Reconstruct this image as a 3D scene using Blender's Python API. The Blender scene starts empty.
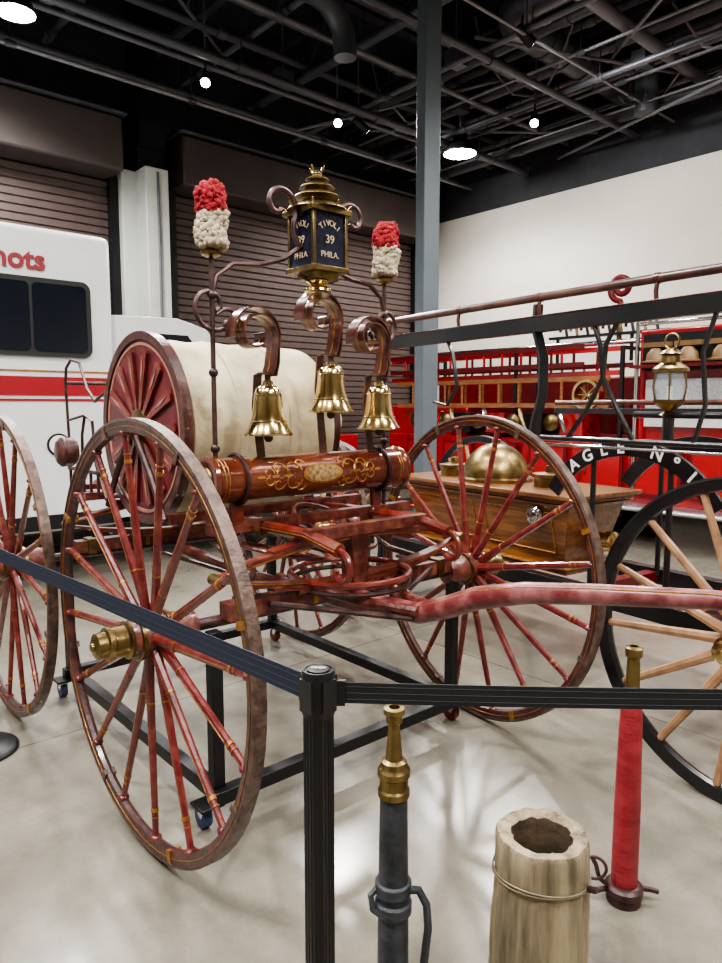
import bpy, math, random
from mathutils import Vector, Matrix, Quaternion, noise
random.seed(4)
V=Vector
pi=math.pi
sc=bpy.context.scene
COL=sc.collection

# ------------------------------------------------------------------ materials
def lin(c):
    return tuple(((x/255)/12.92 if x/255<=.04045 else ((x/255+.055)/1.055)**2.4) for x in c)
def M(name,col,rough=.5,metal=0,var=.12,scale=6,bump=0,col2=None,stretch=(1,1,1),bscale=None,emit=None,estr=0,coat=0,thr=(.35,.65),trans=0,alpha=1):
    m=bpy.data.materials.new(name); m.use_nodes=True
    nt=m.node_tree; b=nt.nodes['Principled BSDF']
    c=lin(col)
    b.inputs['Roughness'].default_value=rough
    b.inputs['Metallic'].default_value=metal
    if coat: b.inputs['Coat Weight'].default_value=coat; b.inputs['Coat Roughness'].default_value=.15
    if trans: b.inputs['Transmission Weight'].default_value=trans
    b.inputs['Alpha'].default_value=alpha
    tc=nt.nodes.new('ShaderNodeTexCoord'); mp=nt.nodes.new('ShaderNodeMapping')
    mp.inputs['Scale'].default_value=stretch
    nt.links.new(tc.outputs['Object'],mp.inputs['Vector'])
    n=nt.nodes.new('ShaderNodeTexNoise'); n.inputs['Scale'].default_value=scale; n.inputs['Detail'].default_value=6
    nt.links.new(mp.outputs[0],n.inputs['Vector'])
    r=nt.nodes.new('ShaderNodeValToRGB')
    r.color_ramp.elements[0].position=thr[0]; r.color_ramp.elements[1].position=thr[1]
    if col2 is None:
        a=tuple(x*(1-var) for x in c); d=tuple(min(1,x*(1+var)) for x in c)
    else: a=c; d=lin(col2)
    r.color_ramp.elements[0].color=(*a,1); r.color_ramp.elements[1].color=(*d,1)
    nt.links.new(n.outputs['Fac'],r.inputs['Fac']); nt.links.new(r.outputs['Color'],b.inputs['Base Color'])
    if bump:
        n2=nt.nodes.new('ShaderNodeTexNoise'); n2.inputs['Scale'].default_value=bscale or scale*3; n2.inputs['Detail'].default_value=5
        nt.links.new(mp.outputs[0],n2.inputs['Vector'])
        bp=nt.nodes.new('ShaderNodeBump'); bp.inputs['Strength'].default_value=bump; bp.inputs['Distance'].default_value=.01
        nt.links.new(n2.outputs['Fac'],bp.inputs['Height']); nt.links.new(bp.outputs[0],b.inputs['Normal'])
    if emit:
        b.inputs['Emission Color'].default_value=(*lin(emit),1); b.inputs['Emission Strength'].default_value=estr
    return m

RED=M('carriage_red_paint',(82,22,18),.32,0,scale=14,col2=(116,44,32),coat=.5,bump=.15)
REDW=M('worn_red_wood',(74,24,20),.4,0,scale=20,col2=(124,70,54),coat=.35,bump=.3,thr=(.42,.72))
TONG=M('faded_tongue_paint',(100,34,38),.38,0,scale=13,col2=(160,104,102),coat=.35,bump=.25,thr=(.45,.75))
SPOKE=M('spoke_red',(94,22,24),.34,0,scale=22,col2=(136,64,54),coat=.5,bump=.2,thr=(.45,.8))
RIM=M('rim_maroon_wood',(54,24,24),.4,0,scale=18,col2=(96,54,46),bump=.3,thr=(.42,.8),coat=.3)
TIRE=M('iron_tire_rust',(74,58,52),.45,.4,scale=30,col2=(110,90,80),bump=.3)
GOLD=M('gold_leaf',(176,126,64),.38,.5,scale=40,col2=(130,86,42))
BRASS=M('polished_brass',(206,184,134),.18,1,scale=10,col2=(172,142,92))
BRASSD=M('aged_brass',(152,132,90),.33,1,scale=14,col2=(104,86,56),bump=.2)
IRON=M('wrought_iron',(52,38,40),.42,.5,scale=20,col2=(86,60,56))
BROWNI=M('painted_bell_spring',(60,30,27),.3,.3,scale=12,col2=(104,58,44),coat=.5)
BOXR=M('lacquer_red_brown',(88,36,25),.2,.35,scale=5,col2=(120,62,40),coat=.8)
REELR=M('reel_crimson',(80,20,29),.45,0,scale=12,col2=(110,38,44),coat=.2)
PINK=M('faded_gilding_rose',(158,112,96),.5,.1,scale=20)
CANVAS=M('cream_canvas',(160,146,116),.85,0,scale=3.5,col2=(196,185,156),bump=.6,bscale=18)
BLK=M('black_paint',(18,19,22),.3,0,var=.2,coat=.3)
BLKM=M('matte_black_steel',(24,24,27),.42,.2,var=.2)
NAVY=M('navy_belt',(25,33,54),.6,0,var=.1,scale=80)
DBELT=M('black_belt',(22,24,29),.6,0,var=.1,scale=80)
WHITE=M('truck_white',(200,203,204),.25,0,var=.03,coat=.4)
STR=M('truck_stripe_red',(140,28,38),.3,0,var=.05)
GLASS=M('dark_glass',(14,20,30),.06,0,var=.1)
RUB=M('rubber',(24,24,25),.7,0,var=.1)
FRED=M('fire_engine_red',(160,22,28),.25,0,var=.08,coat=.6)
FREDD=M('fire_engine_dark_red',(92,13,17),.35,0,var=.1)
WOOD=M('ladder_wood',(118,72,40),.4,0,scale=6,stretch=(1,1,8),col2=(156,104,62),coat=.3)
TUBW=M('tub_varnished_wood',(88,52,28),.3,0,scale=5,stretch=(1,6,8),col2=(134,86,46),coat=.5)
SPW=M('natural_spoke_wood',(128,94,68),.45,0,scale=14,col2=(164,126,94),coat=.2)
CHR=M('chrome',(215,215,218),.12,1,var=.03)
DIAM=M('diamond_plate',(190,192,196),.3,.9,scale=60,var=.2,bump=.5)
LOG=M('weathered_bucket_wood',(82,72,55),.8,0,scale=6,stretch=(4,4,.5),col2=(160,145,117),bump=1.0,bscale=14,thr=(.32,.64))
LOGD=M('bucket_inside_dark',(48,38,29),.9,0,scale=9,col2=(80,64,46),bump=.6)
ROPE=M('wire_hoop',(118,108,88),.5,.4,var=.2)
LEATH=M('dark_leather_hose',(40,43,48),.5,0,scale=20,col2=(60,63,69),bump=.4)
REDH=M('red_wrapped_nozzle',(132,28,38),.5,0,scale=8,stretch=(1,1,3),col2=(160,50,58),bump=.25,bscale=40)
WOOLR=M('red_wool',(112,10,22),.98,0,scale=50,col2=(152,34,42))
WOOLW=M('cream_wool',(150,138,116),.98,0,scale=50,col2=(186,175,152))
LGLASS=M('lantern_blue_glass',(28,30,44),.1,0,scale=20,var=.3)
LETT=M('gilt_letter',(196,172,138),.4,.2,var=.05)
WLET=M('white_letter',(225,222,215),.5,0,var=.05)
RLET=M('red_letter',(130,30,42),.4,0,var=.05)
EMIT=M('lamp_emitter',(255,248,235),.5,emit=(255,250,240),estr=40)
PIPE=M('ceiling_pipe_grey',(94,95,100),.5,.2,var=.1)
PIPEL=M('ceiling_conduit_light',(122,123,126),.45,.4,var=.1)
DUCT=M('ceiling_duct',(72,74,80),.42,.3,var=.1)
JOI=M('ceiling_joist_dark',(54,56,61),.6,.2,var=.1)
STEEL=M('column_steel_paint',(86,94,100),.45,.1,var=.06)
CREAMW=M('wall_cream_paint',(200,197,187),.75,0,var=.03,scale=2,bump=.05)
DARKW=M('wall_dark_upper',(44,46,51),.8,0,var=.15)
CEILM=M('ceiling_black',(35,37,41),.9,0,var=.2)
DOORM=M('roller_door_bronze',(92,78,75),.45,.3,var=.06)
HOODM=M('door_hood_bronze',(78,69,67),.5,.3,var=.08)
COLW=M('white_column_wrap',(190,192,186),.6,0,var=.04)
CLEAR=M('lamp_glass',(170,182,190),.08,0,var=.05,alpha=.28)
HAT=M('brown_leather_helmet',(112,84,52),.5,0,var=.2)
BLUEC=M('caster_wheel',(50,60,100),.5,0,var=.1)

def floor_mat():
    m=bpy.data.materials.new('polished_concrete'); m.use_nodes=True
    nt=m.node_tree; b=nt.nodes['Principled BSDF']
    tc=nt.nodes.new('ShaderNodeTexCoord')
    n=nt.nodes.new('ShaderNodeTexNoise'); n.inputs['Scale'].default_value=1.6; n.inputs['Detail'].default_value=12; n.inputs['Roughness'].default_value=.75
    r=nt.nodes.new('ShaderNodeValToRGB'); e=r.color_ramp.elements
    e[0].position=.3; e[0].color=(*lin((104,99,89)),1); e[1].position=.7; e[1].color=(*lin((138,132,120)),1)
    n2=nt.nodes.new('ShaderNodeTexNoise'); n2.inputs['Scale'].default_value=220; n2.inputs['Detail'].default_value=2
    mx=nt.nodes.new('ShaderNodeMixRGB'); mx.blend_type='OVERLAY'; mx.inputs[0].default_value=.25
    br=nt.nodes.new('ShaderNodeTexBrick'); br.offset=0; br.inputs['Scale'].default_value=1
    br.inputs['Color1'].default_value=(1,1,1,1); br.inputs['Color2'].default_value=(1,1,1,1); br.inputs['Mortar'].default_value=(.5,.47,.43,1)
    br.inputs['Mortar Size'].default_value=.005; br.inputs['Brick Width'].default_value=3.2; br.inputs['Row Height'].default_value=3.2
    m2=nt.nodes.new('ShaderNodeMixRGB'); m2.blend_type='MULTIPLY'; m2.inputs[0].default_value=1
    L=nt.links.new
    for x in (n,n2,br): L(tc.outputs['Object'],x.inputs['Vector'])
    L(n.outputs['Fac'],r.inputs['Fac']); L(r.outputs['Color'],mx.inputs[1]); L(n2.outputs['Color'],mx.inputs[2])
    L(mx.outputs[0],m2.inputs[1]); L(br.outputs['Color'],m2.inputs[2]); L(m2.outputs[0],b.inputs['Base Color'])
    rr=nt.nodes.new('ShaderNodeMapRange'); rr.inputs[3].default_value=.12; rr.inputs[4].default_value=.28
    L(n.outputs['Fac'],rr.inputs[0]); L(rr.outputs[0],b.inputs['Roughness'])
    b.inputs['Specular IOR Level'].default_value=.7
    return m
FLOORM=floor_mat()

# ------------------------------------------------------------------ mesh builder
class MB:
    def __init__(s): s.v=[];s.f=[];s.mi=[];s.mats=[]
    def m(s,mat):
        if mat not in s.mats: s.mats.append(mat)
        return s.mats.index(mat)
    def add(s,vs,fs,mat):
        o=len(s.v); s.v+= [tuple(v) for v in vs]
        k=s.m(mat)
        for f in fs: s.f.append(tuple(i+o for i in f)); s.mi.append(k)
    def tube(s,pts,r,mat,n=8,closed=False,flat=1.0,ref=None):
        pts=[V(p) for p in pts]; N=len(pts)
        rs=r if isinstance(r,(list,tuple)) else [r]*N
        T=[]
        for i in range(N):
            a=pts[(i-1)%N] if (i>0 or closed) else pts[i]
            b=pts[(i+1)%N] if (i<N-1 or closed) else pts[i]
            T.append((b-a).normalized())
        up=V(ref) if ref else (V((0,0,1)) if abs(T[0].z)<.9 else V((1,0,0)))
        u=(up-T[0]*up.dot(T[0])).normalized()
        vs=[]
        for i in range(N):
            if i>0:
                q=T[i-1].rotation_difference(T[i]); u=q@u
                u=(u-T[i]*u.dot(T[i])).normalized()
            w=T[i].cross(u)
            for k in range(n):
                a=2*pi*k/n
                vs.append(pts[i]+u*math.cos(a)*rs[i]*flat+w*math.sin(a)*rs[i])
        fs=[]
        for i in range(N if closed else N-1):
            j=(i+1)%N
            for k in range(n):
                k2=(k+1)%n
                fs.append((i*n+k,i*n+k2,j*n+k2,j*n+k))
        if not closed:
            fs.append(tuple(range(n-1,-1,-1))); fs.append(tuple((N-1)*n+k for k in range(n)))
        s.add(vs,fs,mat)
    def cyl(s,a,b,r0,mat,r1=None,n=16):
        s.tube([a,b],[r0,r0 if r1 is None else r1],mat,n)
    def strap(s,pts,w,t,mat,wd,closed=False):
        pts=[V(p) for p in pts]; N=len(pts); wd=V(wd).normalized(); vs=[]
        for i in range(N):
            a=pts[(i-1)%N] if (i>0 or closed) else pts[i]
            b=pts[(i+1)%N] if (i<N-1 or closed) else pts[i]
            T=(b-a).normalized(); nn=T.cross(wd).normalized()
            ww=w[i] if isinstance(w,list) else w
            for sx,sy in ((-1,-1),(1,-1),(1,1),(-1,1)):
                vs.append(pts[i]+wd*sx*ww/2+nn*sy*t/2)
        fs=[]
        for i in range(N if closed else N-1):
            j=(i+1)%N
            for k in range(4):
                k2=(k+1)%4; fs.append((i*4+k,i*4+k2,j*4+k2,j*4+k))
        if not closed: fs+=[(3,2,1,0),tuple((N-1)*4+k for k in range(4))]
        s.add(vs,fs,mat)
    def box(s,c,d,mat,R=None,top=None):
        c=V(c); vs=[]
        for z in (-1,1):
            tx,ty=(top if (top and z>0) else (1,1))
            for x,y in ((-1,-1),(1,-1),(1,1),(-1,1)):
                p=V((x*d[0]/2*tx,y*d[1]/2*ty,z*d[2]/2))
                if R: p=R@p
                vs.append(c+p)
        s.add(vs,[(3,2,1,0),(4,5,6,7),(0,1,5,4),(1,2,6,5),(2,3,7,6),(3,0,4,7)],mat)
    def bar(s,a,b,w,h,mat,up=(0,0,1)):
        a=V(a);b=V(b);T=(b-a).normalized();u=V(up);u=(u-T*u.dot(T)).normalized();ww=T.cross(u)
        vs=[]
        for p in (a,b):
            for x,y in ((-1,-1),(1,-1),(1,1),(-1,1)): vs.append(p+ww*x*w/2+u*y*h/2)
        s.add(vs,[(3,2,1,0),(4,5,6,7),(0,1,5,4),(1,2,6,5),(2,3,7,6),(3,0,4,7)],mat)
    def lathe(s,prof,o,ax,mat,n=24,closed=False,fn=None,cap=True):
        o=V(o);ax=V(ax).normalized()
        u=ax.orthogonal().normalized() if abs(ax.z)<.99 else V((1,0,0)); w=ax.cross(u)
        vs=[];P=len(prof)
        for i,p in enumerate(prof):
            for k in range(n):
                a=2*pi*k/n; r=p[0]; h=p[1]
                if fn: r,h=fn(i,a,r,h)
                vs.append(o+ax*h+u*math.cos(a)*r+w*math.sin(a)*r)
        fs=[]
        for i in range(P if closed else P-1):
            j=(i+1)%P
            for k in range(n):
                k2=(k+1)%n; fs.append((i*n+k,i*n+k2,j*n+k2,j*n+k))
        if not closed and cap:
            if prof[0][0]>1e-5: fs.append(tuple(range(n-1,-1,-1)))
            if prof[-1][0]>1e-5: fs.append(tuple((P-1)*n+k for k in range(n)))
        s.add(vs,fs,mat)
    def torus(s,c,ax,R,r,mat,n=40,m=8,a0=0,a1=2*pi,u=None):
        ax=V(ax).normalized(); u=V(u) if u else ax.orthogonal().normalized(); w=ax.cross(u); c=V(c)
        full=abs(a1-a0-2*pi)<1e-4
        k=n if full else n+1
        pts=[c+u*math.cos(a0+(a1-a0)*i/n)*R+w*math.sin(a0+(a1-a0)*i/n)*R for i in range(k)]
        s.tube(pts,r,mat,m,closed=full,ref=ax)
    def ball(s,c,r,mat,n=12,sz=1):
        pr=[(max(1e-6,r*math.sin(pi*i/8)),-r*sz*math.cos(pi*i/8)) for i in range(9)]
        s.lathe(pr,c,(0,0,1),mat,n)
    def prism(s,pts,ext,mat):
        n=len(pts); e=V(ext); vs=[V(p) for p in pts]+[V(p)+e for p in pts]
        fs=[tuple(range(n-1,-1,-1)),tuple(range(n,2*n))]+[(i,(i+1)%n,(i+1)%n+n,i+n) for i in range(n)]
        s.add(vs,fs,mat)
    def obj(s,name,parent=None,loc=(0,0,0),rz=0,bevel=0,ang=35,mat4=None):
        me=bpy.data.meshes.new(name); me.from_pydata(s.v,[],s.f)
        for m in s.mats: me.materials.append(m)
        me.polygons.foreach_set('material_index',s.mi)
        me.polygons.foreach_set('use_smooth',[True]*len(s.f))
        me.update()
        import bmesh
        bm=bmesh.new(); bm.from_mesh(me); bmesh.ops.recalc_face_normals(bm,faces=bm.faces); bm.to_mesh(me); bm.free()
        try: me.set_sharp_from_angle(angle=math.radians(ang))
        except Exception: pass
        ob=bpy.data.objects.new(name,me); COL.objects.link(ob)
        ob.location=loc; ob.rotation_euler=(0,0,rz)
        if mat4: ob.matrix_local=mat4
        if parent: ob.parent=parent
        if bevel:
            b=ob.modifiers.new('bevel','BEVEL'); b.width=bevel; b.segments=2; b.limit_method='ANGLE'; b.angle_limit=math.radians(40)
        return ob
def empty(name,loc=(0,0,0),rz=0):
    e=bpy.data.objects.new(name,None); COL.objects.link(e); e.location=loc; e.rotation_euler=(0,0,rz); e.empty_display_size=.2
    return e
def text(name,body,loc,xd,up,size,mat,parent=None,ext=.0015,align='CENTER',bold=0):
    c=bpy.data.curves.new(name+'_c','FONT'); c.body=body; c.size=size; c.extrude=ext; c.align_x=align; c.align_y='CENTER'; c.offset=bold
    t=bpy.data.objects.new(name+'_t',c); COL.objects.link(t)
    dg=bpy.context.evaluated_depsgraph_get()
    me=bpy.data.meshes.new_from_object(t.evaluated_get(dg)); me.name=name
    bpy.data.objects.remove(t)
    me.materials.clear(); me.materials.append(mat)
    ob=bpy.data.objects.new(name,me); COL.objects.link(ob)
    xd=V(xd).normalized(); up=V(up).normalized(); nn=xd.cross(up)
    m=Matrix((xd,up,nn)).transposed().to_4x4(); m.translation=V(loc)
    ob.parent=parent; ob.matrix_local=m
    return ob
def spiral(c,u,w,r0,r1,a0,a1,n=20):
    c=V(c);u=V(u);w=V(w)
    return [c+u*math.cos(a0+(a1-a0)*i/n)*(r0+(r1-r0)*i/n)+w*math.sin(a0+(a1-a0)*i/n)*(r0+(r1-r0)*i/n) for i in range(n+1)]

# ------------------------------------------------------------------ room (x' along door wall, y' towards door wall)
RA=math.radians(41.5)
def room(x,y,z=0): return V((x*math.cos(RA)-y*math.sin(RA),x*math.sin(RA)+y*math.cos(RA),z))
XW,YW,XB,YB,H=9.52,8.94,-5.0,-5.0,6.6
b=MB(); b.box(((XW+XB)/2,(YW+YB)/2,-.05),(XW-XB+.4,YW-YB+.4,.1),FLOORM); b.obj('floor',rz=RA)
b=MB(); b.box(((XW+XB)/2,(YW+YB)/2,H+.05),(XW-XB+.4,YW-YB+.4,.1),CEILM); b.obj('ceiling',rz=RA)
b=MB(); b.box(((XW+XB)/2,YW+.1,2.6),(XW-XB,.2,5.2),HOODM); b.box(((XW+XB)/2,YW+.1,5.9),(XW-XB,.2,1.4),DARKW); b.obj('wall_back',rz=RA)
b=MB(); b.box((XW+.1,(YW+YB)/2,2.35),(.2,YW-YB,4.7),CREAMW); b.box((XW+.12,(YW+YB)/2,5.65),(.2,YW-YB,1.9),DARKW); b.obj('wall_right',rz=RA)
b=MB(); b.box(((XW+XB)/2,YB-.1,H/2),(XW-XB,.2,H),CREAMW); b.obj('wall_front',rz=RA)
b=MB(); b.box((XB-.1,(YW+YB)/2,H/2),(.2,YW-YB,H),CREAMW); b.obj('wall_left',rz=RA)
b=MB(); b.box((XW-.014,(YW+YB)/2,.06),(.024,YW-YB,.12),BLKM); b.obj('baseboard_right',rz=RA)
def door(x0,x1,k):
    b=MB(); zt=4.3; n=int(zt/.095); prof=[]
    for i in range(n):
        z=i*.095; prof+=[(z,0),(z+.012,.022),(z+.08,.022),(z+.092,0)]
    vs=[];N=len(prof)
    for z,o in prof: vs.append((x0,YW-.06-o,z)); vs.append((x1,YW-.06-o,z))
    b.add(vs,[(2*i,2*i+1,2*i+3,2*i+2) for i in range(N-1)],DOORM)
    b.box((x0-.05,YW-.1,2.15),(.1,.16,4.3),BLKM); b.box((x1+.05,YW-.1,2.15),(.1,.16,4.3),BLKM)
    b.obj('door_%d'%k,rz=RA)
    b=MB(); b.box(((x0+x1)/2,YW-.27,4.60),(x1-x0+.1,.5,.62),HOODM); b.box(((x0+x1)/2,YW-.29,4.95),(x1-x0+.2,.56,.06),JOI); b.obj('trim_%d'%k,rz=RA,bevel=.03)
door(-.8,3.62,1); door(4.5,9.0,2); door(-4.6,-1.2,3)
b=MB(); b.box((4.06,YW-.42,2.2),(.30,.3,4.4),COLW); b.box((3.98,YW-.2,2.2),(.50,.14,4.4),COLW); b.box((4.06,YW-.59,2.2),(.03,.03,4.3),PIPE); b.obj('column_wrap',rz=RA,bevel=.01)
b=MB(); b.box((4.03,YW-.3,5.5),(.06,.22,2.2),BLKM); b.box((4.03,YW-.2,5.5),(.3,.03,2.2),BLKM);b.box((4.03,YW-.4,5.5),(.3,.03,2.2),BLKM)
b.box((4.03,YW-.44,4.8),(.34,.2,.3),BLKM); b.obj('steel_beam_column',rz=RA)
b=MB(); b.box((0,0,H/2),(.165,.165,H),STEEL); b.box((0,0,.012),(.42,.42,.024),BLKM)
for sx in(-1,1):
    for sy in(-1,1): b.cyl((sx*.17,sy*.17,.02),(sx*.17,sy*.17,.05),.014,BLKM,n=6)
b.obj('steel_pillar',loc=(.62,6.75,0),rz=RA-.3,bevel=.008)

# ceiling services
b=MB()
for i,x in enumerate([-3,-1.2,.6,2.4,4.2,6.0,7.8]):
    for z,t in ((6.45,.1),(5.85,.07)): b.box((x,(YW+YB)/2,z),(.09,YW-YB-.05,t),JOI)
    y=YB+.3;up=True
    while y<YW-.6:
        b.cyl((x,y,5.87 if up else 6.43),(x,y+.45,6.43 if up else 5.87),.018,JOI,n=6); y+=.45; up=not up
for y in(3.2,6.6): b.box(((XW+XB)/2,y,6.25),(XW-XB-.05,.14,.3),JOI)
b.obj('ceiling_joists',rz=RA)
b=MB()
for y,z,r,m in ((1.2,5.5,.05,PIPE),(2.6,5.3,.035,DUCT),(3.3,5.75,.05,DUCT),(4.0,5.45,.07,PIPE),(4.5,5.2,.015,PIPEL),(5.0,5.15,.04,DUCT),(5.5,5.5,.02,PIPEL),(5.75,5.7,.09,DUCT),(6.1,5.35,.03,PIPE),(6.45,5.55,.04,JOI),(6.8,5.1,.05,DUCT),(7.2,5.6,.05,JOI),(7.5,5.35,.03,PIPE),(7.9,5.1,.025,PIPEL),(8.2,5.28,.06,DUCT)):
    b.cyl((XB+.1,y,z),(XW-.05,y,z),r,m,n=12)
    for x in range(-4,9,2): b.cyl((x+.3,y,z),(x+.3,y,H),.008,JOI,n=5); b.cyl((x+.25,y,z),(x+.35,y,z),r+.012,DUCT,n=12)
for x,z,r,m in ((1.5,5.62,.03,PIPE),(2.9,5.6,.045,DUCT),(4.7,5.7,.035,PIPE),(5.5,5.5,.06,DUCT),(5.8,5.75,.03,PIPE),(6.2,5.25,.03,PIPE),(6.55,5.45,.02,PIPEL),(6.9,5.6,.07,DUCT),(7.2,5.35,.018,PIPEL),(7.4,5.75,.05,JOI),(7.6,5.2,.035,DUCT),(7.9,5.65,.06,PIPE),(8.1,5.3,.02,PIPE),(8.3,5.5,.05,DUCT),(8.45,5.7,.03,PIPEL),(8.6,5.2,.015,PIPEL),(8.9,5.25,.08,DUCT),(9.1,5.5,.02,PIPE),(9.25,5.6,.03,PIPE)):
    b.cyl((x,YB+.1,z),(x,YW-.05,z),r,m,n=12)
    for y in range(-4,9,2): b.cyl((x,y+.5,z),(x,y+.5,H),.008,JOI,n=5); b.cyl((x,y+.45,z),(x,y+.55,z),r+.012,DUCT,n=12)
for p,q in (((5.6,7.6,5.0),(8.9,5.2,6.1)),((6.4,3.2,5.1),(9,5.4,5.9)),((2.2,5.4,5.2),(5.2,8.4,5.9)),((7.2,2.2,5.0),(9.3,4.2,5.4)),((.5,7.5,5.2),(2.6,5.0,6.2)),((8.2,3.0,5.05),(9.4,6.2,5.15)),((6.0,5.0,5.3),(9.2,4.0,5.5)),((7.0,7.8,5.4),(9.3,5.5,5.3))):
    b.cyl(p,q,.02,PIPE,n=8)
for cx_,cy_ in((7.9,3.3),(8.6,4.6),(4.0,5.2),(6.9,6.9),(1.8,6.6),(8.8,2.9),(7.3,5.4)):
    b.tube([(cx_,cy_-.8,5.9),(cx_+.1,cy_-.5,5.45),(cx_+.35,cy_-.1,5.25),(cx_+.3,cy_+.3,5.4),(cx_-.05,cy_+.5,5.8),(cx_-.1,cy_+.6,6.3)],.014,PIPEL,6)
for x,y in((6.4,5.6),(8.0,4.2),(7.4,6.4),(5.2,7.3),(2.2,6.9)):
    b.box((x,y,5.42),(.22,.16,.16),DUCT); b.cyl((x,y,5.5),(x,y,H),.012,PIPE,n=6)
b.obj('ceiling_pipes',rz=RA)
b=MB()
def elbow(pts,r,mat=DUCT):
    b.tube(pts,r,mat,18)
elbow([(3.1,3.2,5.6),(3.1,5.4,5.6)]+[(3.1+.5-.5*math.cos(t*pi/8),5.4+.5*math.sin(t*pi/8),5.6) for t in range(1,5)]+[(4.6,5.9,5.6)]+[(4.6+.4*math.sin(t*pi/8),5.9,5.6-.4+.4*math.cos(t*pi/8)) for t in range(1,5)]+[(5.0,5.9,5.1)],.12)
elbow([(8.7,1,5.9),(8.7,4.1,5.9)]+[(8.7,4.1+.4*math.sin(t*pi/8),5.5+.4*math.cos(t*pi/8)) for t in range(1,5)]+[(8.7,4.5,5.1)],.14)
elbow([(6.4,1.5,5.65),(6.4,4.6,5.65)]+[(6.4+.4-.4*math.cos(t*pi/8),4.6+.4*math.sin(t*pi/8),5.65) for t in range(1,5)]+[(9.4,5.0,5.65)],.18)
for k in range(6): b.torus((7.2+.4*k,5.0,5.65),(1,0,0),.183,.012,JOI,28,6)
b.obj('ventilation_duct',rz=RA)

# light fixtures
LC=(1,.975,.94)
def bay(x,y,z,e,size=.24,name='bay_or_fill_light'):
    b=MB(); b.lathe([(.03,.34),(.05,.3),(.09,.28),(.1,.16),(size*.75,.1),(size,0),(size*.98,-.02),(size*.93,-.015)],(0,0,0),(0,0,1),BLKM,28,cap=False)
    b.lathe([(1e-5,-.012),(size*.94,-.012)],(0,0,0),(0,0,1),EMIT,28,cap=False)
    b.cyl((0,0,.33),(0,0,H-z),.01,PIPE,n=6)
    b.obj(name,loc=(x,y,z))
    l=bpy.data.lights.new('bay_or_fill_lamp','SPOT'); l.energy=e; l.spot_size=math.radians(150); l.spot_blend=.6; l.shadow_soft_size=.3; l.color=LC
    o=bpy.data.objects.new('bay_or_fill_lamp',l); COL.objects.link(o); o.location=(x,y,z-.05)
bay(1.38,10.2,5.0,700); bay(-3.09,6.67,5.0,800,.18)
bay(-1.8,3.4,5.2,640); bay(1.9,4.4,5.2,680); bay(-.6,.2,5.2,600); bay(2.8,.8,5.2,520); bay(-4.4,2.3,5.2,500); bay(4.2,4.4,5.2,600)  # added fill lamps outside the frame, put in to light the near objects
def track(x,y,z,tx,ty,tz,e,ss=60):
    d=(V((tx,ty,tz))-V((x,y,z))).normalized()
    b=MB(); b.cyl((0,0,0),-d*.22,.055,BLKM,r1=.05); b.lathe([(1e-5,.002),(.048,.002)],(0,0,0),d,EMIT,20,cap=False)
    b.cyl(-d*.15,V((0,0,.16))-d*.15,.012,BLKM,n=8); b.cyl(V((0,0,.14))-d*.15,(-d.x*.15,-d.y*.15,H-z),.01,PIPE,n=6)
    b.obj('track_or_fill_spot',loc=(x,y,z))
    l=bpy.data.lights.new('track_or_fill_lamp','SPOT'); l.energy=e; l.spot_size=math.radians(ss); l.spot_blend=.8; l.shadow_soft_size=.13; l.color=LC
    o=bpy.data.objects.new('track_or_fill_lamp',l); COL.objects.link(o); o.location=V((x,y,z))+d*.03
    o.rotation_euler=d.to_track_quat('-Z','Y').to_euler()
track(-1.65,7.83,4.9,-.8,3.2,.8,480,75); track(-.28,8.9,4.9,.2,3.6,.8,420,75); track(2.1,8.9,4.9,.9,4.2,.8,420,75)
track(-2.6,.6,5.0,-.6,2.9,.8,560,75); track(2.2,-.6,5.0,.3,3.2,1.0,520,75)  # added unseen spots, aimed to brighten the carriage
def strip(x,y,z,L,rot,e,w=.12,name='added_wall_wash_light'):
    b=MB(); b.box((0,0,0),(w,L,.07),BLKM); b.box((0,0,-.037),(w*.7,L*.98,.006),EMIT)
    for s in(-1,1): b.cyl((0,s*L*.4,.03),(0,s*L*.4,H-z),.006,PIPE,n=5)
    p=room(x,y,z); b.obj(name,loc=p,rz=RA)
    l=bpy.data.lights.new('added_strip_lamp','AREA'); l.shape='RECTANGLE'; l.size=w; l.size_y=L; l.energy=e; l.color=LC
    o=bpy.data.objects.new('added_strip_lamp',l); COL.objects.link(o); o.location=p-V((0,0,.06)); o.rotation_euler=(rot[0],rot[1],RA)
strip(7.0,-.9,5.0,3.0,(0,-.75,0),200)  # added strip fixture, invented to wash the right wall with light
p=room(6.3,7.0); q=room(9.5,6.3,3.0); track(p.x,p.y,5.0,*q,330,100)  # added spot, put here only to brighten the cream wall
p=room(6.3,4.5); q=room(9.5,3.6,3.0); track(p.x,p.y,5.15,*q,330,100)  # second added spot for the same wall wash

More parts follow.
